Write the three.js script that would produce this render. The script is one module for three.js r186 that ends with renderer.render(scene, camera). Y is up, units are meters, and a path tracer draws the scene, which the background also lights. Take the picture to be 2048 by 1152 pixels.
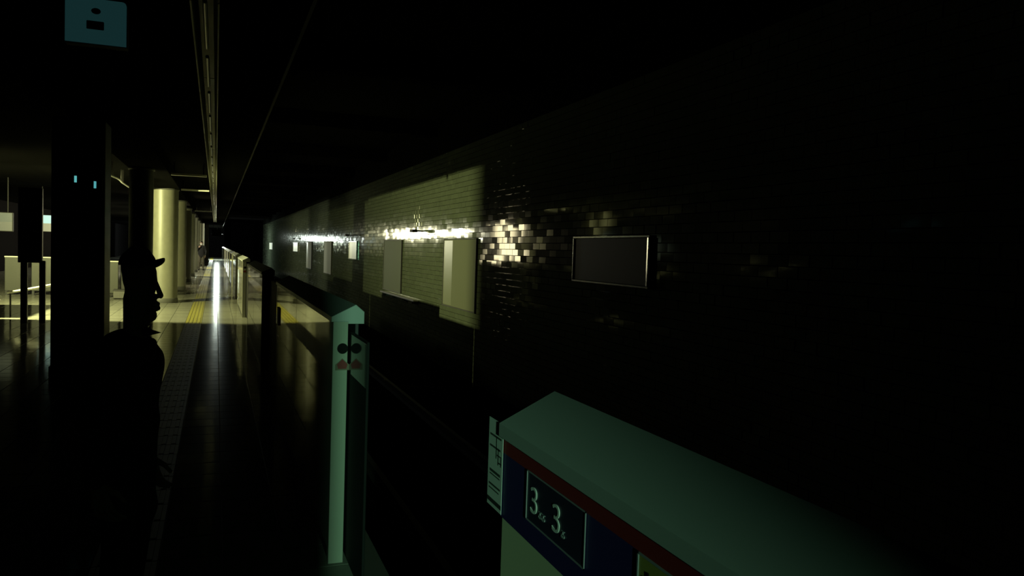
import * as THREE from 'three';
import { mergeGeometries } from 'three/addons/utils/BufferGeometryUtils.js';
import { RoundedBoxGeometry } from 'three/addons/geometries/RoundedBoxGeometry.js';
import { MarchingCubes } from 'three/addons/objects/MarchingCubes.js';
import { TextGeometry } from 'three/addons/geometries/TextGeometry.js';
import { FontLoader } from 'three/addons/loaders/FontLoader.js';
import { RectAreaLightUniformsLib } from 'three/addons/lights/RectAreaLightUniformsLib.js';

// ---------------------------------------------------------------- camera, exposure, large lights
// metres; x across the platform (track side +), y up, the platform runs towards -z
RectAreaLightUniformsLib.init();
const scene = new THREE.Scene();
scene.background = new THREE.Color(0x000000);
const FOCAL = 1550;
const camera = new THREE.PerspectiveCamera(2 * Math.atan(576 / FOCAL) * 180 / Math.PI, 2048 / 1152, 0.05, 300);
{
  const yaw = Math.atan(594 / FOCAL), pitch = Math.atan(69.4 / FOCAL), roll = 0.033;
  const f = new THREE.Vector3(Math.sin(yaw) * Math.cos(pitch), -Math.sin(pitch), -Math.cos(yaw) * Math.cos(pitch));
  const r = new THREE.Vector3(Math.cos(yaw), 0, Math.sin(yaw));
  const u = new THREE.Vector3().crossVectors(r, f);
  camera.up.copy(u.multiplyScalar(Math.cos(roll)).addScaledVector(r, -Math.sin(roll)));
  camera.position.set(0, 1.587, 0);
  camera.lookAt(camera.position.clone().add(f));
}
const renderer = new THREE.WebGLRenderer({ antialias: true });
renderer.toneMapping = THREE.LinearToneMapping;
renderer.toneMappingExposure = 1.0;
renderer.shadowMap.enabled = true;
const FONT = await new FontLoader().loadAsync('fonts/droid/droid_sans_regular.typeface.json');

// unseen lamps, placed for the light they give: position, colour, strength, size
const LAMPS = {
  side: { at: [-5.2, 2.7, -17.72], colour: [1.0, 0.99, 0.42], power: 250, radius: 0.05 },
  mid: { at: [-2.2, 2.62, -40.6], colour: [1.0, 0.97, 0.66], power: 46, radius: 0.09 },
  rear: { at: [-2.45, 2.66, -46.2], colour: [1.0, 0.97, 0.66], power: 30, radius: 0.06 },
  deep: { at: [-2.45, 2.66, -53.2], colour: [1.0, 0.96, 0.6], power: 70, radius: 0.08 },
  far: { at: [0.1, 2.4, -81], colour: [0.86, 1.0, 0.88], power: 150, radius: 0.1 },
};
const UNSEEN_SPOT = { at: [-0.5, 2.1, 5], to: [0.58, 0.75, -3.4], colour: [0.42, 1.0, 0.6], power: 76, radius: 0.035 };  // unseen spot, placed to light the gate post and closest gate

// ---------------------------------------------------------------- helpers
let seed = 7;
const rnd = () => { seed = (seed * 1664525 + 1013904223) >>> 0; return seed / 4294967296; };
const gauss = () => (rnd() + rnd() + rnd() + rnd() - 2) * 1.7;
const used = new Map();
const numbered = (name) => { const k = used.get(name) || 0; used.set(name, k + 1); return k ? `${name}_${String(k).padStart(3, '0')}` : name; };
const shade = (m) => { m.castShadow = m.receiveShadow = true; return m; };
function tag(o, label, category, group, kind = 'thing') {
  Object.assign(o.userData, { label, category, kind });
  if (group) o.userData.group = group;
  return o;
}
function thing(name, label, category, [x, y, z] = [0, 0, 0], group, kind) {
  const o = new THREE.Group(); o.name = numbered(name); o.position.set(x, y, z); scene.add(o);
  return tag(o, label, category, group, kind);
}
function part(name, geo, mat, parent) {
  const m = shade(new THREE.Mesh(geo, mat));
  const k = parent.children.filter((c) => c.userData.stem === name).length;
  m.name = k ? `${name}_${String(k).padStart(3, '0')}` : name; m.userData.stem = name;
  parent.add(m); return m;
}
function struct(name, geo, mat) {
  const m = shade(new THREE.Mesh(geo, mat)); m.name = numbered(name); m.userData.kind = 'structure'; scene.add(m); return m;
}
// box given by its limits
function bx(x0, x1, y0, y1, z0, z1) {
  const g = new THREE.BoxGeometry(Math.abs(x1 - x0), Math.abs(y1 - y0), Math.abs(z1 - z0));
  return g.translate((x0 + x1) / 2, (y0 + y1) / 2, (z0 + z1) / 2);
}
function rbx(x0, x1, y0, y1, z0, z1, r = 0.006) {
  const g = new RoundedBoxGeometry(Math.abs(x1 - x0), Math.abs(y1 - y0), Math.abs(z1 - z0), 2, r);
  return g.translate((x0 + x1) / 2, (y0 + y1) / 2, (z0 + z1) / 2);
}
const clean = (g) => { const o = g.index ? g.toNonIndexed() : g; for (const k of Object.keys(o.attributes)) if (!['position', 'normal', 'uv'].includes(k)) o.deleteAttribute(k); return o; };
const join = (list) => mergeGeometries(list.map(clean));
function tube(points, radius, seg = 24) {
  return new THREE.TubeGeometry(new THREE.CatmullRomCurve3(points.map((p) => new THREE.Vector3(...p))), seg, radius, 8, false);
}
const std = (color, roughness = 0.7, extra = {}) => new THREE.MeshPhysicalMaterial({ color: new THREE.Color().setRGB(...color), roughness, ...extra });

// grain textures (value noise), tiling
function grain(size, cells, lo, hi, octaves = 4) {
  const data = new Uint8Array(size * size * 4), acc = new Float32Array(size * size);
  let amp = 1, sum = 0;
  for (let o = 0; o < octaves; o++) {
    const n = cells << o, v = new Float32Array(n * n); for (let i = 0; i < n * n; i++) v[i] = rnd();
    for (let y = 0; y < size; y++) for (let x = 0; x < size; x++) {
      const fx = x / size * n, fy = y / size * n, ix = Math.floor(fx), iy = Math.floor(fy);
      let tx = fx - ix, ty = fy - iy; tx = tx * tx * (3 - 2 * tx); ty = ty * ty * (3 - 2 * ty);
      const a = v[(iy % n) * n + ix % n], b = v[(iy % n) * n + (ix + 1) % n], c = v[((iy + 1) % n) * n + ix % n], d = v[((iy + 1) % n) * n + (ix + 1) % n];
      acc[y * size + x] += amp * (a + (b - a) * tx + (c - a) * ty + (a - b - c + d) * tx * ty);
    }
    sum += amp; amp *= 0.55;
  }
  for (let i = 0; i < size * size; i++) { const g = Math.round(255 * (lo + (hi - lo) * acc[i] / sum)); data.set([g, g, g, 255], i * 4); }
  const t = new THREE.DataTexture(data, size, size); t.wrapS = t.wrapT = THREE.RepeatWrapping; t.magFilter = t.minFilter = THREE.LinearFilter; t.needsUpdate = true;
  return t;
}
const GRAIN = grain(256, 4, 0.72, 1.0), FINE = grain(256, 24, 0.8, 1.0, 3);

// ---------------------------------------------------------------- materials
const M = {
  grout: std([0.01, 0.011, 0.01], 0.95, { specularIntensity: 0 }),
  wallTile: std([0.1, 0.122, 0.085], 0.075),
  floorGrout: std([0.07, 0.065, 0.055], 0.8),
  floorTile: std([0.26, 0.26, 0.22], 0.1, { map: FINE, specularIntensity: 0.015 }),
  tactile: std([0.24, 0.215, 0.03], 0.6),
  concrete: std([0.012, 0.011, 0.012], 0.9, { specularIntensity: 0, map: GRAIN }),
  nearBlack: std([0.006, 0.0055, 0.006], 0.95, { specularIntensity: 0, map: GRAIN }),  // near-black base for the track bed and far end walls
  ceiling: std([0.014, 0.014, 0.014], 0.8, { specularIntensity: 0, map: FINE }),
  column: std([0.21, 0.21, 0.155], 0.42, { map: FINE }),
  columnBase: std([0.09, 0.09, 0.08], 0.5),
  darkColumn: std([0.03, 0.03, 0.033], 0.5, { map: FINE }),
  gate: std([0.43, 0.43, 0.36], 0.9, { specularIntensity: 0.15, clearcoat: 1, clearcoatRoughness: 0.025 }),
  nearPanel: std([0.62, 0.6, 0.4], 0.6),
  ink: std([0.05, 0.06, 0.05], 0.6),
  gateCap: std([0.4, 0.42, 0.4], 0.5),
  gateDark: std([0.03, 0.03, 0.03], 0.6),
  leaf: std([0.012, 0.012, 0.012], 0.75, { specularIntensity: 0.3 }),
  glass: std([0.03, 0.032, 0.03], 0.06, { specularIntensity: 0.4 }),
  black: std([0.004, 0.004, 0.0045], 0.6, { specularIntensity: 0.2 }),
  red: std([0.22, 0.014, 0.012], 0.6),
  brown: std([0.16, 0.12, 0.07], 0.5),
  navy: std([0.022, 0.016, 0.1], 0.5),
  plate: std([0.02, 0.02, 0.045], 0.4),
  print: std([0.75, 0.75, 0.72], 0.5),
  grey: std([0.25, 0.25, 0.27], 0.5),
  paleSheet: std([0.72, 0.74, 0.7], 0.5),
  yellow: std([0.3, 0.27, 0.06], 0.5),
  metal: std([0.4, 0.4, 0.37], 0.2, { metalness: 1 }),
  polished: std([0.3, 0.3, 0.29], 0.16, { metalness: 1 }),
  trough: std([0.5, 0.5, 0.4], 0.45),
  white: std([0.7, 0.7, 0.62], 0.4),
  tube: std([0.75, 0.75, 0.7], 0.2),
  jacket: std([0.016, 0.016, 0.018], 0.9),
  trousers: std([0.11, 0.1, 0.07], 0.9),
  skin: std([0.42, 0.28, 0.2], 0.6),
  dimSkin: std([0.3, 0.19, 0.13], 0.7),
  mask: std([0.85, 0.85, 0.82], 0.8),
  hair: std([0.012, 0.011, 0.01], 0.6),
  rail: std([0.05, 0.035, 0.025], 0.8),
};
const glow = (rgb, k = 1) => new THREE.MeshStandardMaterial({ color: 0x080808, emissive: new THREE.Color().setRGB(...rgb), emissiveIntensity: k, roughness: 0.4 });

// ---------------------------------------------------------------- the setting
const END = -96, EDGE = 0.78, WALL = 5, CEIL = 3.25;
{
  // floor: slab with single tiles laid on it
  const floor = struct('floor', join([bx(-4.3, EDGE, -1.2, -0.012, 8, END), bx(-9.2, -4.3, -1.2, -0.012, -17.2, END)]), M.floorGrout);
  const variants = [0, 1, 2].map((k) => { const g = new RoundedBoxGeometry(0.294, 0.014, 0.294, 1, 0.002); const u = g.attributes.uv; for (let i = 0; i < u.count; i++) u.setXY(i, u.getX(i) * 0.3 + k * 0.31, u.getY(i) * 0.3 + k * 0.17); return g; });
  const tones = [0.92, 1, 1.06].map((k) => { const m = M.floorTile.clone(); m.color.multiplyScalar(k); return m; });
  const rest = []; let singles = 0;
  for (let j = 0; j < 330; j++) for (let i = 0; i < 32; i++) {
    const x = -0.395 + 0.3 * (3 - i), z = 3.2 - 0.3 * j;
    if (x < -4.3 + 0.15 && z > -17.4) continue;
    if (x < -9.1) continue;
    if (i === 3) continue;
    const far = -z;
    const single = far > 16.4 && far < 23 && x > -2.5 && singles < 300;
    if (single) {
      const t = part('tile', variants[singles % 3], tones[Math.floor(rnd() * 3)], floor); t.position.set(x, -0.006, z); t.rotation.set(gauss() * 0.0012, 0, gauss() * 0.0012); singles++;
    } else rest.push([x, z]);
  }
  const field = new THREE.InstancedMesh(variants[0], M.floorTile, rest.length); shade(field);
  const o = new THREE.Object3D(), c = new THREE.Color();
  rest.forEach(([x, z], k) => { o.position.set(x, -0.006, z); o.rotation.set(gauss() * 0.0012, 0, gauss() * 0.0012); o.updateMatrix(); field.setMatrixAt(k, o.matrix); const t = 0.9 + 0.18 * rnd(); field.setColorAt(k, c.setRGB(t, t, t)); });
  field.name = 'tile_field'; field.userData.kind = 'stuff'; floor.add(field);
  // yellow tactile guide strip, one ridged block per tile
  const guide = join([rbx(-0.147, 0.147, -0.013, 0.002, -0.147, 0.147, 0.002), ...[-0.105, -0.035, 0.035, 0.105].map((x) => rbx(x - 0.017, x + 0.017, 0, 0.007, -0.135, 0.135, 0.003))]);
  const spare = [];
  for (let j = 0; j < 330; j++) {
    const z = 3.2 - 0.3 * j;
    if (-z > 3.5 && -z < 60) { const t = part('tactile_tile', guide, M.tactile, floor); t.position.set(-0.395, 0, z); } else { const g = guide.clone(); g.translate(-0.395, 0, z); spare.push(g); }
  }
  const sp = part('tactile_strip', join(spare), M.tactile, floor); sp.userData.kind = 'stuff';

  struct('trim_1', bx(EDGE - 0.13, EDGE + 0.03, -0.1, 0.004, 8, END), M.columnBase);
  struct('track_bed', bx(EDGE, WALL + 0.4, -1.5, -1.2, 8, END - 20), M.nearBlack);

  // left side: unseen near wall shading the platform, then the wider lamp space
  struct('wall_left', join([bx(-4.6, -4.3, -1.2, 3.5, 8, -17.5), bx(-9.2, -4.6, -1.2, 3.5, -17.2, -17.5), bx(-9.5, -9.2, -1.2, 3.5, -17.2, END)]), M.concrete);
  struct('wall_back', bx(-4.6, WALL + 0.4, -1.5, 5, 8, 8.3), M.concrete);
  struct('wall_end', join([bx(-9.5, EDGE + 0.1, -1.5, 5, END, END - 0.3), bx(EDGE, WALL + 0.4, -1.5, 5, END - 20, END - 20.3), bx(-9.5, -4.6, 3.5, 5, -17.2, -17.5)]), M.nearBlack);

  // ceilings: low over the platform, high over the track, with down-stand beams
  struct('ceiling', join([bx(-4.6, 0.6, CEIL, 3.5, 8.3, END), bx(-9.5, -4.6, CEIL, 3.5, -17.2, END), bx(0.45, 0.6, 3.5, 4.9, 8.3, END), bx(0.6, WALL + 0.4, 4.7, 5.0, 8.3, END - 20.3)]), M.ceiling);
  struct('trim_2', bx(0.585, 0.61, CEIL - 0.02, CEIL, 8, END), M.gateDark);
  for (let z = -6.5; z > END; z -= 6.05) {
    const b = struct('ceiling_beam', rbx(0.6, WALL, 4.35, 4.7, z - 0.2, z + 0.2, 0.02), M.concrete);
    b.userData.kind = 'structure';
  }
  struct('beam_longitudinal', rbx(-1.58, -0.9, 2.972, CEIL, 8, END, 0.01), M.ceiling);  // unseen in the dark, stops the side light above the columns
  // two running rails in the pit
  const railShape = new THREE.Shape([[-0.06, 0], [0.06, 0], [0.06, 0.012], [0.012, 0.03], [0.012, 0.1], [0.032, 0.112], [0.032, 0.145], [-0.032, 0.145], [-0.032, 0.112], [-0.012, 0.1], [-0.012, 0.03], [-0.06, 0.012]].map((p) => new THREE.Vector2(...p)));
  for (const x of [1.85, 3.28]) {
    const g = new THREE.ExtrudeGeometry(railShape, { depth: 98, bevelEnabled: false }); g.translate(x, -1.2, END);
    tag(struct('running_rail', g, M.rail), x < 2 ? 'steel running rail in the track pit nearer the platform' : 'steel running rail in the track pit nearer the tiled wall', 'rail');
  }
}

// tiled wall across the track: thousands of glazed tiles, each set a hair out of true
const TW = 0.278, TH = 0.1111;
{
  const wall = struct('wall_right', bx(WALL, WALL + 0.35, -1.5, 5, 8, -93), M.grout);
  struct('wall_portal', bx(WALL, WALL + 0.35, -1.5, 5, -93, END - 20), M.nearBlack);
  // bevelled tile, front facing -x, back open
  function tileGeo() {
    const w = TW - 0.0025, h = TH - 0.0075, d = 0.007, b = 0.0018;
    const P = [], N = [];
    const q = (a, bb, c, dd) => { const u = new THREE.Vector3().subVectors(bb, a), v = new THREE.Vector3().subVectors(c, a), n = u.cross(v).normalize(); for (const p of [a, bb, c, a, c, dd]) { P.push(p.x, p.y, p.z); N.push(n.x, n.y, n.z); } };
    const V = (x, y, z) => new THREE.Vector3(x, y, z);
    const F = [[-1, -1], [1, -1], [1, 1], [-1, 1]].map(([s, t]) => V(-d, t * (h / 2 - b), s * (w / 2 - b)));
    const E2 = [[-1, -1], [1, -1], [1, 1], [-1, 1]].map(([s, t]) => V(-d + b, t * h / 2, s * w / 2));
    const B = [[-1, -1], [1, -1], [1, 1], [-1, 1]].map(([s, t]) => V(0, t * h / 2, s * w / 2));
    q(F[0], F[1], F[2], F[3]);
    for (let k = 0; k < 4; k++) { const n = (k + 1) % 4; q(F[k], E2[k], E2[n], F[n]); q(E2[k], B[k], B[n], E2[n]); }
    const g = new THREE.BufferGeometry(); g.setAttribute('position', new THREE.Float32BufferAttribute(P, 3)); g.setAttribute('normal', new THREE.Float32BufferAttribute(N, 3));
    g.setAttribute('uv', new THREE.Float32BufferAttribute(new Float32Array(P.length / 3 * 2), 2)); return g;
  }
  const geo = tileGeo();
  const tones = [0.94, 0.98, 1.02, 1.06].map((k) => { const m = M.wallTile.clone(); m.color.multiplyScalar(k); m.roughness = 0.05 + 0.03 * rnd(); return m; });
  const rest = []; let singles = 0;
  for (let r = -10; r < 35; r++) for (let c = 0; c < 366; c++) {
    const y = 0.047 + r * TH, z = 6.8 - (c + (r & 1 ? 0.5 : 0)) * TW, far = -z;
    if (far > 92.8) continue;
    const one = far > 10.4 && far < 18 && y > 1.22 && y < 2.4 && singles < 300;
    const ry = gauss() * 0.0085, rz = gauss() * 0.007;
    if (one) { const t = part('tile', geo, tones[Math.floor(rnd() * 4)], wall); t.position.set(WALL, y, z); t.rotation.set(0, ry, rz); singles++; } else rest.push([y, z, ry, rz]);
  }
  const field = shade(new THREE.InstancedMesh(geo, M.wallTile, rest.length));
  const o = new THREE.Object3D(), c = new THREE.Color();
  rest.forEach(([y, z, ry, rz], k) => { o.position.set(WALL, y, z); o.rotation.set(0, ry, rz); o.updateMatrix(); field.setMatrixAt(k, o.matrix); const t = 0.93 + 0.14 * rnd(); field.setColorAt(k, c.setRGB(t, t, t * 0.99)); });
  field.name = 'tile_field'; field.userData.kind = 'stuff'; wall.add(field);
}

// ---------------------------------------------------------------- columns of the platform
function column(name, label, x, z, r, mat, square) {
  const t = thing(name, label, 'column', [x, 0, z]);
  if (square) {
    part('shaft', rbx(-r, r, 0, 2.97, -r, r, 0.03), mat, t);
    part('skirting', rbx(-r - 0.012, r + 0.012, 0, 0.12, -r - 0.012, r + 0.012, 0.008), M.columnBase, t);
  } else {
    const half = new THREE.CylinderGeometry(r, r, 2.86, 40, 1); half.translate(0, 1.535, 0);
    part('shaft', half, mat, t);
    part('skirting', new THREE.LatheGeometry([[r - 0.02, 0], [r + 0.014, 0], [r + 0.014, 0.11], [r + 0.004, 0.125], [r - 0.02, 0.125]].map((p) => new THREE.Vector2(...p)), 40), M.columnBase, t);
    part('collar', new THREE.LatheGeometry([[r - 0.02, 2.925], [r + 0.02, 2.925], [r + 0.02, 2.97], [r - 0.02, 2.97]].map((p) => new THREE.Vector2(...p)), 40), M.columnBase, t);
  }
  return t;
}
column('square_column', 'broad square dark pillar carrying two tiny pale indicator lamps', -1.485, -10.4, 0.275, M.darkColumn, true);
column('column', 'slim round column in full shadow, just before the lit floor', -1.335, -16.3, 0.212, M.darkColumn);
column('column', 'thick round cream column, brightest and nearest of the lit ones', -1.24, -22.2, 0.31, M.column);
column('column', 'round cream column half hidden behind the brightest lit column', -1.24, -28.1, 0.31, M.column);
column('column', 'round cream column third along the lit row from the brightest one', -1.24, -34, 0.31, M.column);
for (let k = 0; k < 8; k++) {
  const c = column('column', `distant round cream column, ${['fourth', 'fifth', 'sixth', 'seventh', 'eighth', 'ninth', 'tenth', 'eleventh'][k]} along the lit row from the brightest one`, -1.24, -39.9 - 5.9 * k, 0.31, M.column);
  c.userData.group = 'far columns of the lit row';
}
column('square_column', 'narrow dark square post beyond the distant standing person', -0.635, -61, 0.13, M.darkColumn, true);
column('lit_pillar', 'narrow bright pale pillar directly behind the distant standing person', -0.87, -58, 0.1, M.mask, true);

// ---------------------------------------------------------------- platform gates
const capShape = new THREE.Shape([[0.541, 1.222], [0.541, 1.243], [0.657, 1.302], [0.697, 1.268], [0.697, 1.212], [0.622, 1.212], [0.622, 1.222]].map((p) => new THREE.Vector2(...p)));
function stickers(t, x, z) {
  const disc = new THREE.CylinderGeometry(0.0265, 0.0265, 0.002, 32); disc.rotateX(Math.PI / 2); disc.translate(x, 1.086, z + 0.001);
  part('round_sticker', disc, M.black, t);
  const house = new THREE.ExtrudeGeometry(new THREE.Shape([[-0.034, 0.978], [0.034, 0.978], [0.034, 1.006], [0, 1.037], [-0.034, 1.006]].map((p) => new THREE.Vector2(...p))), { depth: 0.0015, bevelEnabled: false }); house.translate(x, 0, z);
  const h = part('arrow_sticker', house, M.brown, t);
  const tri = new THREE.ExtrudeGeometry(new THREE.Shape([[-0.02, 0.985], [0.02, 0.985], [0.026, 1.007], [0, 1.033], [-0.026, 1.007]].map((p) => new THREE.Vector2(...p))), { depth: 0.001, bevelEnabled: false }); tri.translate(x, 0, z + 0.0015);
  part('red_arrow', tri, M.red, h);
}
// a gate section between z = -a (near end) and z = -b (far end)
function gate(a, b, label, group, { detail = false, near = 0, far = 0, leaf = M.leaf, whole = false } = {}) {
  const t = thing('platform_gate', label, 'gate', [0, 0, 0], group);
  const L = b - a, mid = (a + b) / 2;
  const cap = new THREE.ExtrudeGeometry(capShape, { depth: L, bevelEnabled: true, bevelSize: 0.003, bevelThickness: 0.003, bevelSegments: 2 }); cap.translate(0, 0, -b);
  part('roof_cap', cap, M.gateCap, t);
  for (const [z0, z1] of [[-a - 0.06, -a], [-b, -b + 0.06]]) part('end_post', rbx(whole ? 0.573 : 0.548, 0.621, 0, 1.222, z0, z1, 0.003), M.gate, t);
  for (const [z0, z1] of [[-mid + 0.004, whole ? -a : -a - 0.061], [whole ? -b : -b + 0.061, -mid - 0.004]]) part('front_panel', rbx(0.55, 0.572, 0.06, 1.222, z0, z1, 0.003), whole ? M.nearPanel : M.gate, t);
  part('housing', bx(0.572, 0.62, 0.0, 1.22, -a - 0.06, -b + 0.06), M.gateDark, t);
  part('back_panel', rbx(0.676, 0.694, 0.0, 1.212, -a - 0.12, -b + 0.12, 0.003), M.gateDark, t);
  part('plinth', bx(0.553, 0.572, 0, 0.06, -a - 0.061, -b + 0.061), M.gateDark, t);
  if (detail) {
    stickers(t, 0.5955, -a);
    part('leaf_window', rbx(0.6295, 0.6325, 0.965, 1.162, -a - 0.02, -a + 0.455, 0.0012), M.glass, t);
  }
  if (near) part('door_leaf', rbx(0.632, 0.645, 0.03, 1.172, -a - 0.6, -a + near, 0.004), leaf, t);
  if (far) part('door_leaf', rbx(0.632, 0.645, 0.03, 1.172, -b - far, -b + 0.6, 0.004), leaf, t);
  return t;
}
const nearGate = gate(-1.4, 1.45, 'closest gate section with sloping roof, red and navy band and number plate', null, { whole: true });
const postGate = gate(3.88, 7.67, 'gate section ending in the tall pale post with black disc and red arrow', null, { detail: true, near: 0.46, far: 1.262 });
gate(10.21, 14.72, 'gate section between two dark gaps, second beyond the red arrow post', null, { detail: true, near: 1.262, far: 1.515 });
gate(17.77, 21.65, 'first fully lit white gate section beyond the narrow dark gap', null, { detail: true, near: 1.515, far: 1.2 });
[[24.1, 27.95], [30.4, 34.3], [36.75, 40.6], [43.1, 46.95], [49.4, 53.3], [55.75, 59.6], [62.1, 65.95], [68.4, 72.3], [74.75, 78.6]].forEach(([a, b], k) =>
  gate(a, b, `lit white gate section, ${['second', 'third', 'fourth', 'fifth', 'sixth', 'seventh', 'eighth', 'ninth', 'tenth'][k]} lit one beyond the narrow dark gap`, 'far lit gate sections', { near: 1.2, far: 1.2, leaf: M.gate }));

// furnishing of the closest section: band, number plate, yellow sticker, end plate
{
  const t = nearGate, x = 0.5495;
  const band = part('navy_band', bx(x - 0.003, x, 1.055, 1.186, 1.3, -1.451), M.navy, t);
  part('red_stripe', bx(x - 0.003, x, 1.186, 1.2215, 1.3, -1.451), M.red, t);
  const plate = part('number_plate', bx(x - 0.0045, x - 0.003, 1.097, 1.188, -1.068, -1.308), M.plate, t);
  const f = x - 0.0062;
  part('plate_border', join([bx(f, x - 0.0045, 1.1865, 1.1885, -1.066, -1.31), bx(f, x - 0.0045, 1.0965, 1.0985, -1.066, -1.31), bx(f, x - 0.0045, 1.0965, 1.1885, -1.066, -1.068), bx(f, x - 0.0045, 1.0965, 1.1885, -1.308, -1.31)]), M.grey, plate);
  const text = (s, size, z, y) => { const g = new TextGeometry(s, { font: FONT, size, depth: 0.0015, curveSegments: 6 }); g.rotateY(-Math.PI / 2); g.translate(x - 0.0045, y, z); return g; };
  for (const z of [-1.292, -1.194]) part('digit', text('3', 0.047, z, 1.1175), M.print, plate);
  const ticks = (z, y) => join([[0, 0.012, 0, 0.0014], [0, 0.012, 0.005, 0.0064], [0.0, 0.012, 0.011, 0.0124], [0.0054, 0.0068, 0, 0.0124], [0, 0.0014, 0, 0.006], [0.0106, 0.012, 0, 0.006]].map(([z0, z1, y0, y1]) => bx(f, x - 0.0045, y + y0, y + y1, z + z0, z + z1)));
  part('small_character', join([ticks(-1.25, 1.1175), ticks(-1.235, 1.1175)]), M.grey, plate);
  part('small_character', ticks(-1.153, 1.1175), M.grey, plate);
  // yellow notice
  const yn = part('yellow_notice', bx(x - 0.0045, x - 0.003, 1.07, 1.186, -0.71, -0.905), M.yellow, t);
  part('notice_border', join([bx(f, x - 0.0045, 1.184, 1.187, -0.708, -0.907), bx(f, x - 0.0045, 1.07, 1.187, -0.904, -0.907)]), M.grey, yn);
  const marks = [];
  for (let k = 0; k < 5; k++) for (let j = 0; j < 3; j++) { const z = -0.89 + k * 0.034, y = 1.155 - j * 0.03; marks.push(bx(f, x - 0.0045, y, y + 0.003, z, z + 0.022), bx(f, x - 0.0045, y - 0.01, y + 0.012, z + 0.009, z + 0.0125), bx(f, x - 0.0045, y - 0.01, y - 0.0075, z + 0.003, z + 0.02)); }
  part('notice_lettering', join(marks), M.black, yn);
  // pale printed plate standing proud of the gate's end
  const ep = part('end_plate', bx(0.5436, 0.5444, 1.06, 1.243, -1.44, -1.525), M.paleSheet, t);
  const e0 = 0.5431, e1 = 0.5436, L = [];
  const bar = (z0, z1, y0, y1) => L.push(bx(e0, e1, y0, y1, z0, z1));
  bar(-1.515, -1.448, 1.2075, 1.2115); bar(-1.478, -1.474, 1.165, 1.211); bar(-1.515, -1.452, 1.184, 1.188);
  bar(-1.472, -1.446, 1.172, 1.175); bar(-1.466, -1.462, 1.154, 1.188); bar(-1.466, -1.446, 1.158, 1.161); bar(-1.45, -1.446, 1.154, 1.172);
  bar(-1.512, -1.45, 1.132, 1.1375); bar(-1.512, -1.452, 1.126, 1.1285);
  bar(-1.515, -1.448, 1.104, 1.108); bar(-1.515, -1.455, 1.096, 1.0985);
  part('plate_lettering', join(L), M.ink, ep);
  part('plate_foot', bx(e0, e1, 1.068, 1.077, -1.44, -1.523), M.gateDark, ep);
}
// dark latch box on the second section's far panel
part('latch_box', rbx(0.538, 0.55, 0.86, 1.02, -7.32, -7.5, 0.004), M.black, postGate);

// ---------------------------------------------------------------- things on the far wall
function advert(near, far, label, tint, strip, y0 = 0.352, y1 = 1.848) {
  const t = thing('advert_panel', label, 'panel', [WALL - 0.012, 0, -(near + far) / 2]);
  const w = far - near;
  part('sheet', rbx(-0.03, 0, y0, y1, -w / 2, w / 2, 0.004), std(tint, 0.7, { specularIntensity: 0.3 }), t);
  if (strip) part('pale_strip', bx(-0.0315, -0.03, y0 + 0.02, y1 - 0.02, -w / 2 + 0.02, -w / 2 + strip), std(tint.map((v) => Math.min(0.8, v * 1.4)), 0.35), t);
  part('frame', join([rbx(-0.04, 0, y0 - 0.025, y0, -w / 2 - 0.025, w / 2 + 0.025), rbx(-0.04, 0, y1, y1 + 0.02, -w / 2 - 0.025, w / 2 + 0.025), rbx(-0.04, 0, y0, y1, -w / 2 - 0.025, -w / 2), rbx(-0.04, 0, y0, y1, w / 2, w / 2 + 0.025)]), M.gateDark, t);
}
advert(15.06, 17.44, 'large pale advertising panel at the edge of the lit tiled wall', [0.125, 0.14, 0.09], 0.7);
advert(21.89, 24.33, 'grey green advertising panel on the tiled wall above the lit ledge', [0.075, 0.09, 0.065], 0);
advert(36.33, 38.89, 'advertising panel with a pale right strip beside the brightest glare', [0.24, 0.26, 0.24], 0);
advert(44.22, 46.78, 'narrow looking pale advertising panel left of the brightest glare', [0.3, 0.31, 0.26], 0.7);
function nameSign(near, far, label, y0, y1, m) {
  const t = thing('station_name_sign', label, 'sign', [WALL - 0.012, 0, -(near + far) / 2]);
  const w = far - near;
  part('board', rbx(-0.035, 0, y0, y1, -w / 2, w / 2, 0.006), m, t);
  part('frame', join([rbx(-0.05, 0, y0 - 0.03, y0, -w / 2 - 0.03, w / 2 + 0.03), rbx(-0.05, 0, y1, y1 + 0.03, -w / 2 - 0.03, w / 2 + 0.03), rbx(-0.05, 0, y0, y1, -w / 2 - 0.03, -w / 2), rbx(-0.05, 0, y0, y1, w / 2, w / 2 + 0.03)]), M.metal, t);
  return t;
}
const glossDark = std([0.012, 0.012, 0.012], 0.5, { specularIntensity: 0.1 });
const nearSign = nameSign(8.29, 10.40, 'wide dark framed sign on the unlit tiles at right', 1.233, 1.836, glossDark);
part('edge_strip', rbx(-0.006, 0.006, 1.235, 1.835, -0.019, 0.019, 0.002).rotateY(-0.125).translate(-0.056, 0, 1.07), M.polished, nearSign);
nameSign(29.44, 31.22, 'cream sign board between the grey green panel and the glare', 1.179, 1.824, std([0.8, 0.8, 0.66], 0.4));
nameSign(52.00, 55.11, 'small bright white sign board left of the glare', 1.246, 1.8, std([0.8, 0.8, 0.72], 0.4));
nameSign(76.00, 80.44, 'farthest and faintest pale sign board on the tiled wall', 1.2, 1.83, std([0.7, 0.7, 0.62], 0.4));
for (const [z, label] of [[-19.67, 'small dark bracket on the wall near the large pale panel'], [-30.67, 'small dark bracket just above the cream sign board'], [-52.44, 'tiny dark bracket above the small bright white sign board']]) {
  const t = thing('wall_bracket', label, 'bracket', [WALL - 0.007, 2.085, z]);
  part('arm', rbx(-0.22, 0, -0.015, 0.02, -0.05, 0.05, 0.006), M.black, t); part('hood', rbx(-0.3, -0.16, -0.04, 0.03, -0.16, 0.16, 0.012), M.black, t);
}
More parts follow.
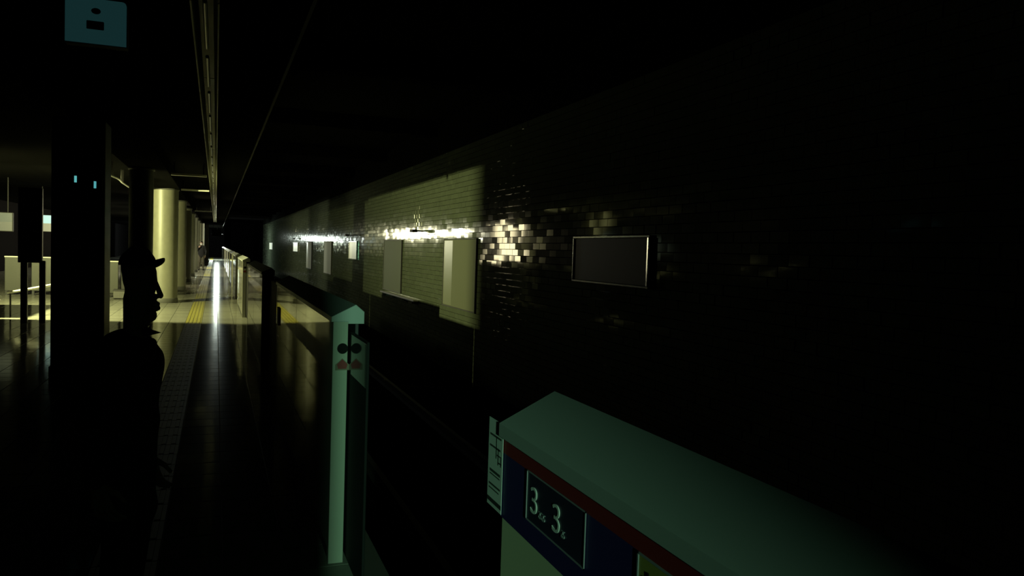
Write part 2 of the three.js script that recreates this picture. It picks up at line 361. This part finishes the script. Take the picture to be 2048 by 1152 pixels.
{
  const t = thing('cable_tray', 'long narrow ledge of cable tray low on the tiled wall', 'cable tray', [WALL - 0.007, 0.23, -22.1]);
  part('tray', rbx(-0.13, 0, 0, 0.045, -2.25, 2.2, 0.004), M.white, t);
  for (const z of [-1.9, -0.6, 0.7, 1.9]) part('bracket', rbx(-0.11, 0, -0.08, 0, z - 0.02, z + 0.02, 0.003), M.metal, t);
}

// ---------------------------------------------------------------- overhead: light trough, hanger bars, conduits, hanging signs
{
  const t = thing('light_trough', 'long overhead line of unlit strip lights along the platform ceiling', 'light fitting', [-0.085, 0.32, 0]);
  const sh = new THREE.Shape([[-0.05, 2.86], [-0.078, 2.71], [-0.084, 2.71], [-0.084, 2.702], [-0.074, 2.702], [-0.046, 2.848], [0.046, 2.848], [0.074, 2.702], [0.084, 2.702], [0.084, 2.71], [0.078, 2.71], [0.05, 2.86]].map((p) => new THREE.Vector2(...p)));
  for (let k = 0; k < 18; k++) {
    const g = new THREE.ExtrudeGeometry(sh, { depth: 3.0, bevelEnabled: false }); g.translate(0, 0, -2 - 3.03 * k - 3.03);
    const s = part('reflector', g, M.trough, t);
    for (const dz of [0.1, 1.6]) { const c = new THREE.CylinderGeometry(0.014, 0.014, 1.2, 12); c.rotateX(Math.PI / 2); c.translate(0, 2.73, -2 - 3.03 * k - 2.9 + dz + 0.6); part('tube', c, M.tube, s); }
    const h = new THREE.CylinderGeometry(0.012, 0.012, 0.075, 10); h.translate(0, 2.893, -2 - 3.03 * k - 1.5); part('hanger', h, M.metal, s);
  }
}
for (const [z, x0, x1, label] of [[-17.6, -0.89, -0.2, 'thin ceiling bar nearest the slim shadowed column'], [-22.55, -0.89, -0.19, 'thin bright ceiling bar beside the top of the brightest column'], [-36.9, -0.89, -0.19, 'far thin bright ceiling bar ending at the strip light line']]) {
  const t = thing('ceiling_bar', label, 'bar', [0, 2.995, z]);
  part('bar', rbx(x0, x1, -0.025, 0.02, -0.03, 0.03, 0.006), M.white, t);
  for (const x of [x0 + 0.06, x1 - 0.06]) part('clip', rbx(x - 0.015, x + 0.015, 0.015, 0.255, -0.02, 0.02, 0.003), M.metal, t);
}
{
  const t = thing('conduit', 'thin curving conduit under the ceiling left of the slim column', 'pipe', [0, 0, 0]);
  part('pipe', tube([[-2.1, 2.94, -18.2], [-2.02, 2.93, -19.0], [-2.07, 2.94, -20.4], [-2.02, 2.9, -22], [-2.12, 2.94, -24.3]], 0.02, 40), M.white, t);
  for (const z of [-18.4, -20.4, -24.1]) part('clip', rbx(-2.11, -2.05, 2.94, CEIL - 0.004, z - 0.02, z + 0.02, 0.003), M.metal, t);
}
{
  // dim teal hanging panel, top left
  const t = thing('hanging_panel', 'dim teal hanging sign with two dark marks, at the upper left corner', 'sign', [-0.507, 2.545, -3.9]);
  const sh = new THREE.Shape(); const w = 0.12, h = 0.097, r = 0.02;
  sh.moveTo(-w, -h); sh.lineTo(w, -h); sh.lineTo(w, h - r); sh.quadraticCurveTo(w, h, w - r, h); sh.lineTo(-w + r, h); sh.quadraticCurveTo(-w, h, -w, h - r); sh.lineTo(-w, -h);
  const face = new THREE.ExtrudeGeometry(sh, { depth: 0.008, bevelEnabled: false });
  part('lit_face', face, glow([0.0055, 0.0215, 0.0225]), t);
  const back = new THREE.ExtrudeGeometry(sh, { depth: 0.06, bevelEnabled: true, bevelSize: 0.003, bevelThickness: 0.003 }); back.translate(0, 0, -0.064);
  part('case', back, M.gateDark, t);
  part('dark_window', rbx(-0.037, 0.032, -0.037, 0.0, 0.006, 0.014, 0.006), M.black, t);
  const dot = new THREE.CylinderGeometry(0.017, 0.017, 0.006, 24); dot.rotateX(Math.PI / 2); dot.scale(1.1, 0.75, 1); dot.translate(0, 0.043, 0.01); part('dark_spot', dot, std([0.02, 0.03, 0.03], 0.5), t);
  for (const x of [-0.08, 0.08]) { const c = new THREE.CylinderGeometry(0.008, 0.008, 0.6, 10); c.translate(x, 0.39, -0.03); part('rod', c, M.gateDark, t); }
}
{
  // two small indicator lamps on the broad dark pillar
  const t = thing('indicator_box', 'dark box with two tiny upright teal lamps on the broad pillar', 'indicator', [-1.4, 2.23, -10.098]);
  part('case', rbx(-0.17, 0.17, -0.13, 0.13, -0.02, 0.02, 0.01), M.black, t);
  part('indicator_lamp', rbx(-0.119, -0.093, -0.0, 0.075, 0.018, 0.026, 0.003), glow([0.1, 0.42, 0.42]), t);
  part('indicator_lamp', rbx(0.079, 0.105, -0.055, 0.025, 0.018, 0.026, 0.003), glow([0.08, 0.36, 0.38]), t);
}
{
  const t = thing('hanging_panel', 'unseen dark hanging board over the far platform, placed to hide the far lamp', 'sign', [0.05, 2.5, -72.5]);  // unseen board, hung there to hide the far lamp
  part('board', rbx(-0.4, 0.4, -0.3, 0.3, -0.06, 0.06, 0.01), M.black, t);
  for (const x of [-0.3, 0.3]) { const c = new THREE.CylinderGeometry(0.015, 0.015, 0.44, 10); c.translate(x, 0.525, 0); part('rod', c, M.gateDark, t); }
}

// ---------------------------------------------------------------- left side of the platform
function lowPanel(x0, x1, z, h, label, tone) {
  const t = thing('low_partition', label, 'partition', [(x0 + x1) / 2, 0, z]);
  const w = (x1 - x0) / 2;
  part('panel', rbx(-w, w, 0.12, h, -0.03, 0.03, 0.01), std([0.055 * tone, 0.06 * tone, 0.045 * tone], 0.5), t);
  part('top_rail', rbx(-w - 0.01, w + 0.01, h, h + 0.035, -0.04, 0.04, 0.01), M.white, t);
  for (const x of [-w + 0.04, w - 0.04]) part('foot', rbx(x - 0.03, x + 0.03, 0, 0.12, -0.03, 0.03, 0.006), M.gateDark, t);
}
lowPanel(-5.35, -4.85, 24.6 * -1, 1.03, 'pale low partition left of the wide board leg, at far left', 0.7);
lowPanel(-4.72, -4.08, -24.6, 1.03, 'pale low partition just right of the wide board leg, behind the handrail', 0.8);
lowPanel(-3.92, -3.3, -24.6, 1.06, 'dim low partition directly left of the broad dark pillar', 0.4);
lowPanel(-2.95, -2.52, -24.0, 0.98, 'pale low partition right of the broad pillar, at the gap edge', 0.8);
lowPanel(-2.48, -2.24, -24.15, 0.94, 'darker low partition in the middle of the gap by the slim column', 0.4);
lowPanel(-2.2, -1.75, -24.0, 1.0, 'pale low partition close to the left of the slim column', 0.8);
{
  const t = thing('equipment_box', 'low dark box on the floor before the pale partitions', 'box', [-2.32, 0, -23.4]);
  part('body', rbx(-0.24, 0.24, 0.02, 0.22, -0.18, 0.18, 0.02), M.columnBase, t);
  part('lid', rbx(-0.25, 0.25, 0.22, 0.26, -0.19, 0.19, 0.012), M.gateDark, t);
  for (const x of [-0.2, 0.2]) part('foot', bx(x - 0.03, x + 0.03, 0, 0.02, -0.15, 0.15), M.black, t);
}
{
  const t = thing('notice_board', 'tall dark notice board on two legs at far left', 'board', [-3.2, 0, -16.6]);
  part('board', rbx(-0.2, 0.19, 1.12, 2.5, -0.05, 0.05, 0.012), M.darkColumn, t);
  part('leg', rbx(-0.16, -0.05, 0, 1.16, -0.03, 0.03, 0.008), M.darkColumn, t);
  part('leg', rbx(0.14, 0.24, 0, 1.16, -0.03, 0.03, 0.008), M.darkColumn, t);
}
{
  const t = thing('handrail', 'sloping pale handrail in front of the far left partitions', 'handrail', [0, 0, 0]);
  part('rail', tube([[-3.9, 0.46, -18.1], [-3.5, 0.545, -18.1], [-3.0, 0.66, -18.1]], 0.026, 20), M.white, t);
  for (const [x, y] of [[-3.84, 0.46], [-3.06, 0.63]]) { const c = new THREE.CylinderGeometry(0.016, 0.016, y, 10); c.translate(x, y / 2, -18.1); part('post', c, M.darkColumn, t); }
}
{
  const t = thing('floor_shade_block', 'unseen dark low block just left of view, shading the floor at far left', 'light_blocker', [-4.68, 0, -18.5]);  // out of view, placed to shade the floor at far left
  part('body', rbx(-0.3, 0.3, 0.06, 1.36, -0.8, 0.8, 0.015), M.gateDark, t);
  part('worktop', rbx(-0.33, 0.33, 1.36, 1.4, -0.83, 0.83, 0.01), M.columnBase, t);
  part('plinth', bx(-0.27, 0.27, 0, 0.06, -0.77, 0.77), M.black, t);
}
function litSign(x, y, z, w, h, label, top, low) {
  const t = thing('lit_sign', label, 'sign', [x, y, z]);
  part('case', rbx(-w / 2 - 0.02, w / 2 + 0.02, -h / 2 - 0.02, h / 2 + 0.02, -0.1, -0.005, 0.012), M.gateDark, t);
  part('lit_face', bx(-w / 2, w / 2, 0, h / 2, -0.006, 0.008), glow(top), t);
  part('lower_face', bx(-w / 2, w / 2, -h / 2, 0, -0.006, 0.008), glow(low), t);
  for (const s of [-1, 1]) { const len = CEIL - y - h / 2 - 0.01; const c = new THREE.CylinderGeometry(0.014, 0.014, len, 8); c.translate(s * w * 0.35, h / 2 + 0.015 + len / 2, -0.05); part('rod', c, M.gateDark, t); }
  const l = new THREE.RectAreaLight(new THREE.Color().setRGB(...top), 1, w, h); l.position.set(x, y, z + 0.02); l.lookAt(x, y, z + 1); scene.add(l);
}
litSign(-5.1, 2.06, -29, 0.52, 0.52, 'small bright white and cream lit sign left of the broad pillar', [0.5, 0.86, 0.76], [0.34, 0.34, 0.2]);
litSign(-5.75, 2.0, -25.5, 0.75, 0.5, 'dim greenish lit sign cut by the left picture edge', [0.06, 0.085, 0.06], [0.1, 0.11, 0.065]);

// ---------------------------------------------------------------- unseen lamps and light blockers
function bulbLamp(name, label, k) {
  const d = LAMPS[k], c = new THREE.Color().setRGB(...d.colour);
  const t = thing(name, label, 'lamp', d.at);
  part('bulb', new THREE.SphereGeometry(d.radius + 0.012, 24, 16), glow(d.colour, 1.2), t);
  const drop = CEIL - d.at[1] - d.radius - 0.01, s = new THREE.CylinderGeometry(0.02, 0.02, drop, 10); s.translate(0, d.radius + 0.01 + drop / 2, 0);
  part('stem', s, M.gateDark, t);
  part('hood', new THREE.CylinderGeometry(0.06, 0.55, 0.035, 40).translate(0, d.radius + 0.03, 0), M.gateDark, t);  // keeps the unseen lamp from lighting the ceiling
  part('ceiling_plate', new THREE.CylinderGeometry(0.07, 0.07, 0.012, 24).translate(0, CEIL - 0.006 - d.at[1], 0), M.gateDark, t);
  const l = new THREE.PointLight(c, d.power, 0, 2); l.position.set(...d.at); l.castShadow = true; l.shadow.radius = d.radius / 0.02; l.shadow.mapSize.set(2048, 2048); l.shadow.bias = -0.001; scene.add(l);
}
bulbLamp('unseen_lamp', 'unseen round lamp out of view at left, lighting the columns, floor and wall', 'side');  // out of view, lights the column row, floor and tiled wall
bulbLamp('unseen_lamp', 'unseen round lamp behind the brightest cream column, placed for glare on the wall tiles', 'mid');  // unseen, gives the nearer glare on the wall tiles
bulbLamp('unseen_lamp', 'unseen small lamp behind columns, placed to light the distant standing person', 'rear');  // unseen, placed to light the distant person
bulbLamp('unseen_lamp', 'unseen yellow lamp farther behind the lit column row, brightening the far wall', 'deep');  // unseen, placed to brighten the far wall and pale pillar
bulbLamp('unseen_lamp', 'unseen strong white lamp behind the far hanging board, placed for wall and floor glare', 'far');  // unseen, gives the strong glare on wall and floor
{
  // unseen glowing panel behind the lit column, placed to mirror in the tiles
  const t = thing('unseen_glow_panel', 'unseen warm glowing panel behind the brightest cream column, mirrored in the wall tiles', 'sign', [-1.75, 0, -31.5]);
  t.rotation.y = 0.36;
  part('case', rbx(-0.42, 0.42, 0.55, 2.85, -0.12, -0.006, 0.015), M.gateDark, t);
  part('lit_face', bx(-0.39, 0.39, 0.6, 2.8, -0.008, 0.004), glow([1, 0.88, 0.5], 7), t);
  for (const x of [-0.2, 0.2]) part('leg', rbx(x - 0.03, x + 0.03, 0, 0.56, -0.09, -0.03, 0.006), M.gateDark, t);
  const l = new THREE.RectAreaLight(new THREE.Color().setRGB(1, 0.88, 0.5), 1.2, 0.78, 2.2), n = new THREE.Vector3(Math.sin(0.36), 0, Math.cos(0.36));
  l.position.set(-1.75, 1.7, -31.5).addScaledVector(n, 0.02); l.lookAt(l.position.clone().add(n)); scene.add(l);
}
{
  // unseen greenish lamp behind the camera, lighting the gates between two beam blockers
  const t = thing('unseen_green_lamp', 'unseen greenish lamp behind the viewer, placed to light the gate post and closest gate', 'lamp', [UNSEEN_SPOT.at[0], 0, UNSEEN_SPOT.at[2]]);
  part('bulb', new THREE.SphereGeometry(UNSEEN_SPOT.radius + 0.01, 20, 14).translate(0, UNSEEN_SPOT.at[1], 0), glow(UNSEEN_SPOT.colour, 1.2), t);
  part('pole', new THREE.CylinderGeometry(0.016, 0.016, 2.04, 12).translate(0, 1.03, 0), M.gateDark, t);
  part('base', new THREE.CylinderGeometry(0.2, 0.22, 0.03, 24).translate(0, 0.015, 0), M.gateDark, t);
  const l = new THREE.SpotLight(new THREE.Color().setRGB(...UNSEEN_SPOT.colour), UNSEEN_SPOT.power, 0, 0.26, 0.5, 2);
  l.position.set(...UNSEEN_SPOT.at); l.target.position.set(...UNSEEN_SPOT.to); l.castShadow = true; l.shadow.radius = UNSEEN_SPOT.radius / 0.02; l.shadow.mapSize.set(2048, 2048); scene.add(l, l.target);
  for (const [x0, x1, zc, label] of [[-1.3, -0.162, 2, 'unseen tall dark block behind the viewer, keeping the lamp beam off the floor'], [-0.335, 0.7, 4.25, 'unseen tall dark block behind the viewer, dimming the near part of the closest gate']]) {
    const c = thing('beam_blocker', label, 'beam_blocker', [(x0 + x1) / 2, 0, zc]); const w = (x1 - x0) / 2;  // unseen block, placed to shape the greenish beam
    part('body', rbx(-w, w, 0.05, 2.5, -0.2, 0.2, 0.012), M.gateDark, c);
    const d = part('door', rbx(-w + 0.03, w - 0.03, 0.1, 2.4, -0.215, -0.199, 0.004), M.darkColumn, c);
    part('handle', rbx(w - 0.12, w - 0.1, 1.0, 1.15, -0.235, -0.214, 0.004), M.metal, d);
    part('plinth', bx(-w + 0.02, w - 0.02, 0, 0.05, -0.18, 0.18), M.black, c);
  }
}

// ---------------------------------------------------------------- people: smooth-minimum capsule fields meshed by marching cubes
const smin = (a, b, k) => { const h = Math.max(k - Math.abs(a - b), 0) / k; return Math.min(a, b) - h * h * k / 4; };
const V3 = (p) => new THREE.Vector3(...p);
function cap(a, b, ra, rb, squash) { return { a: V3(a), d: V3(b).sub(V3(a)), ra, rb, squash }; }
function capDist(c, x, y, z) {
  const px = x - c.a.x, py = y - c.a.y, pz = z - c.a.z, l2 = c.d.lengthSq();
  let t = l2 ? (px * c.d.x + py * c.d.y + pz * c.d.z) / l2 : 0; t = Math.min(1, Math.max(0, t));
  let ex = px - c.d.x * t, ey = py - c.d.y * t, ez = pz - c.d.z * t;
  if (c.squash) { ex /= c.squash[0]; ey /= c.squash[1]; ez /= c.squash[2]; }
  return Math.hypot(ex, ey, ez) - (c.ra + (c.rb - c.ra) * t);
}
function meshField(parts, centre, half, res, k) {
  const mc = new MarchingCubes(res, new THREE.MeshBasicMaterial(), false, false, 400000);
  mc.isolation = 0;
  const s = mc.size, hs = s / 2;
  for (let iz = 0; iz < s; iz++) for (let iy = 0; iy < s; iy++) for (let ix = 0; ix < s; ix++) {
    const x = centre[0] + (ix - hs) / hs * half, y = centre[1] + (iy - hs) / hs * half, z = centre[2] + (iz - hs) / hs * half;
    let d = 1e3; for (const p of parts) d = smin(d, capDist(p, x, y, z), p.k || k);
    mc.field[ix + iy * s + iz * s * s] = -d;
  }
  mc.update();
  const g = new THREE.BufferGeometry(), n = mc.count;
  const pos = mc.positionArray.slice(0, n * 3), nor = mc.normalArray.slice(0, n * 3);
  for (let i = 0; i < n; i++) for (let j = 0; j < 3; j++) pos[i * 3 + j] = pos[i * 3 + j] * half + centre[j];
  for (let i = 0; i < n; i++) { const l = Math.hypot(nor[i * 3], nor[i * 3 + 1], nor[i * 3 + 2]) || 1; for (let j = 0; j < 3; j++) nor[i * 3 + j] /= l; }
  g.setAttribute('position', new THREE.BufferAttribute(pos, 3)); g.setAttribute('normal', new THREE.BufferAttribute(nor, 3));
  g.setAttribute('uv', new THREE.BufferAttribute(new Float32Array(n * 2), 2));
  return g;
}
// a hand hanging or curled: palm from wrist w along direction d, fingers curling towards c, thumb side s
function hand(w, d, c, s) {
  const W = V3(w), D = V3(d).normalize(), C = V3(c).normalize(), S = V3(s).normalize(), out = [];
  const at = (u, v, q) => W.clone().addScaledVector(D, u).addScaledVector(S, v).addScaledVector(C, q).toArray();
  for (const v of [-0.027, -0.009, 0.009, 0.027]) out.push({ ...cap(at(0, v * 0.6, 0), at(0.085, v, 0), 0.014, 0.0115), k: 0.014 });
  [[-0.03, 0.058], [-0.01, 0.07], [0.01, 0.076], [0.03, 0.068]].forEach(([v, l]) => {
    const a = at(0.085, v, 0), b = at(0.085 + l * 0.5, v * 1.08, 0.008), e = at(0.085 + l * 0.82, v * 1.1, 0.028), f2 = at(0.085 + l * 0.95, v * 1.1, 0.046);
    out.push({ ...cap(a, b, 0.0092, 0.0085), k: 0.004 }, { ...cap(b, e, 0.0085, 0.008), k: 0.004 }, { ...cap(e, f2, 0.008, 0.007), k: 0.004 });
  });
  out.push({ ...cap(at(0.02, 0.022, 0.004), at(0.052, 0.052, 0.014), 0.0125, 0.0105), k: 0.008 }, { ...cap(at(0.052, 0.052, 0.014), at(0.085, 0.06, 0.026), 0.01, 0.008), k: 0.004 });
  return meshField(out, at(0.075, 0.008, 0.015), 0.115, 64, 0.006);
}
{
  // person near the middle of the walkway, seen in profile in a peaked cap; local +x is where the face points
  const t = thing('person', 'dark silhouette of a person in a peaked cap, face in profile before the lit column', 'person', [-0.247, 0, -3.53]);
    t.rotation.y = -0.36;
  const B = [];
  B.push({ ...cap([0, 0.86, 0], [0, 1.1, 0], 0.13, 0.15, [0.82, 1, 1.15]), k: 0.08 });
  B.push({ ...cap([0.0, 1.1, 0], [-0.02, 1.14, 0], 0.13, 0.1, [0.85, 1, 1.3]), k: 0.06 });
  for (const s of [-1, 1]) {
    B.push(cap([-0.02, 1.145, s * 0.13], [-0.03, 0.9, s * 0.23], 0.052, 0.043), cap([-0.03, 0.9, s * 0.23], [-0.01, 0.66, s * 0.22], 0.043, 0.032));
    B.push(cap([0, 0.84, s * 0.085], [0.015, 0.46, s * 0.095], 0.085, 0.058), cap([0.015, 0.46, s * 0.095], [-0.02, 0.09, s * 0.1], 0.058, 0.04));
    B.push(cap([-0.04, 0.045, s * 0.1], [0.15, 0.035, s * 0.115], 0.042, 0.034));
  }
  part('body', meshField(B, [0.02, 0.6, 0], 0.72, 112, 0.045).scale(1, 0.97, 1).translate(-0.095, 0, 0), M.jacket, t);
  const H = [];
  H.push({ ...cap([-0.075, 1.485, 0], [-0.07, 1.44, 0], 0.074, 0.072, [1.0, 1.15, 1.0]), k: 0.03 });   // skull
  H.push({ ...cap([-0.045, 1.41, 0], [-0.055, 1.31, 0], 0.052, 0.043, [1.0, 1, 1.1]), k: 0.03 });         // face
  H.push({ ...cap([-0.026, 1.458, -0.03], [-0.026, 1.458, 0.03], 0.016, 0.016), k: 0.02 });             // brow
  H.push({ ...cap([0.0, 1.442, 0], [0.037, 1.364, 0], 0.0085, 0.0125), k: 0.01 });                      // nose
  for (const s of [-1, 1]) H.push({ ...cap([0.022, 1.36, s * 0.012], [0.014, 1.36, s * 0.013], 0.008, 0.009), k: 0.006 });
  H.push({ ...cap([0.017, 1.328, -0.016], [0.017, 1.328, 0.016], 0.008, 0.008), k: 0.008 });             // upper lip
  H.push({ ...cap([0.019, 1.31, -0.014], [0.019, 1.31, 0.014], 0.0095, 0.0095), k: 0.008 });             // lower lip
  H.push({ ...cap([0.0, 1.356, 0], [0.005, 1.31, 0], 0.0125, 0.0125), k: 0.016 });                         // philtrum
  H.push({ ...cap([-0.014, 1.276, -0.012], [-0.014, 1.276, 0.012], 0.02, 0.02), k: 0.02 });               // chin
  for (const s of [-1, 1]) H.push({ ...cap([-0.085, 1.42, s * 0.076], [-0.078, 1.375, s * 0.074], 0.018, 0.012, [1, 1, 0.6]), k: 0.008 });
  for (const s of [-1, 1]) H.push({ ...cap([-0.08, 1.335, s * 0.05], [-0.02, 1.28, s * 0.025], 0.022, 0.018), k: 0.025 }); // jaw
  H.push({ ...cap([-0.09, 1.34, 0], [-0.08, 1.09, 0], 0.05, 0.056), k: 0.035 });                          // neck
  const slim = (g) => g.translate(-0.045, 0, 0).scale(0.84, 1, 1).translate(0.045, 0, 0);
  part('head', slim(meshField(H, [-0.05, 1.34, 0], 0.25, 128, 0.02)), M.dimSkin, t);
  for (const s of [-1, 1]) part('eye', new THREE.SphereGeometry(0.011, 16, 12).translate(-0.004, 1.43, s * 0.03), M.mask, t);
  const capG = part('cap', slim(new THREE.SphereGeometry(0.084, 32, 16, 0, Math.PI * 2, 0, Math.PI / 2).scale(0.98, 0.85, 1.0).translate(-0.078, 1.488, 0)), M.jacket, t);
  // curved peak
  const pk = new THREE.CylinderGeometry(0.07, 0.07, 0.006, 24, 1, false, 0, Math.PI); pk.scale(1, 1, 1); pk.rotateY(0);
  const pos = pk.attributes.position; for (let i = 0; i < pos.count; i++) { const zz = pos.getZ(i), xx = pos.getX(i); pos.setY(i, pos.getY(i) - 4.2 * zz * zz + xx * 0.28); }
  pk.computeVertexNormals(); pk.translate(-0.022, 1.498, 0);
  part('peak', pk, M.jacket, capG);
  part('collar', new THREE.TorusGeometry(0.068, 0.02, 12, 28).rotateX(Math.PI / 2).scale(1.05, 1.1, 1.05).translate(-0.075, 1.16, 0), M.jacket, t);
  part('lapel', new THREE.ConeGeometry(0.02, 0.07, 10).rotateZ(-Math.PI / 2).translate(0.018, 1.212, 0.02), M.jacket, t);
  for (const s of [-1, 1]) part('hand', hand([-0.105, 0.63, s * 0.22], [0.25, -1, 0], [0.6, 0.15, 0], [1, 0.2, -s * 0.2]), M.dimSkin, t);
}
{
  // person standing far down the platform, facing the camera; local +z is forward
  const t = thing('person', 'small distant person in dark jacket and white mask standing on the lit platform', 'person', [-0.8, 0, -49.1]);
  const B = [], T = [];
  for (const s of [-1, 1]) {
    T.push(cap([s * 0.085, 0.86, 0], [s * 0.1, 0.47, 0.02], 0.088, 0.062), cap([s * 0.1, 0.47, 0.02], [s * 0.11, 0.09, -0.02], 0.062, 0.045));
    T.push(cap([s * 0.11, 0.045, -0.04], [s * 0.125, 0.036, 0.15], 0.044, 0.036));
  }
  T.push({ ...cap([0, 0.88, 0], [0, 0.98, 0], 0.125, 0.12, [1.2, 1, 0.9]), k: 0.06 });
  B.push({ ...cap([0, 0.86, 0], [0, 1.28, 0], 0.148, 0.155, [1.18, 1, 0.85]), k: 0.08 }, { ...cap([-0.1, 1.37, 0], [0.1, 1.37, 0], 0.075, 0.075), k: 0.08 });
  B.push(cap([-0.18, 1.37, 0], [-0.26, 1.12, 0.02], 0.058, 0.05), cap([-0.26, 1.12, 0.02], [-0.14, 1.3, 0.2], 0.048, 0.038));
  B.push(cap([0.18, 1.37, 0], [0.26, 1.1, 0.0], 0.058, 0.05), cap([0.26, 1.1, 0.0], [0.23, 0.87, 0.08], 0.048, 0.036));
  const neckHead = [cap([0, 1.38, 0], [0, 1.48, 0.01], 0.052, 0.048), { ...cap([0, 1.56, 0.01], [0, 1.59, 0.0], 0.078, 0.08, [0.95, 1.15, 1.05]), k: 0.03 }, { ...cap([0, 1.5, 0.035], [0, 1.49, 0.04], 0.048, 0.044), k: 0.03 }, { ...cap([0, 1.575, 0.09], [0, 1.535, 0.108], 0.01, 0.014), k: 0.012 }];
  for (const s of [-1, 1]) neckHead.push({ ...cap([s * 0.078, 1.565, 0], [s * 0.076, 1.53, 0], 0.017, 0.012), k: 0.01 });
  part('body', meshField(T.concat(neckHead), [0, 0.86, 0.03], 0.95, 112, 0.045), M.trousers, t);
  part('jacket', meshField(B, [0, 1.12, 0.05], 0.42, 96, 0.05), M.jacket, t);
  part('face', meshField(neckHead.map((c) => ({ ...c, ra: c.ra + 0.003, rb: c.rb + 0.003 })), [0, 1.5, 0.02], 0.2, 72, 0.02), M.skin, t);
  part('hair', new THREE.SphereGeometry(0.096, 28, 18, 0, Math.PI * 2, 0, Math.PI * 0.48).scale(0.98, 1.05, 1.05).rotateX(-0.3).translate(0, 1.595, -0.008), M.hair, t);
  part('face_mask', new THREE.SphereGeometry(0.07, 24, 16, 0.35, Math.PI - 0.7, 0.75, 1.5).scale(0.98, 0.95, 1.0).translate(0, 1.52, 0.05), M.mask, t);
  part('shoes', join([-1, 1].map((s) => clean(new RoundedBoxGeometry(0.1, 0.075, 0.27, 3, 0.035).translate(s * 0.118, 0.038, 0.055)))), M.jacket, t);
  part('hand', hand([-0.14, 1.3, 0.2], [0.35, 0.9, 0.3], [0.4, 0, -0.6], [0.6, 0.1, 0.3]), M.skin, t);
  part('hand', hand([0.228, 0.862, 0.082], [-0.05, -1, 0.15], [-0.5, 0, 0.4], [-0.3, 0, 1]), M.skin, t);
}

renderer.render(scene, camera);
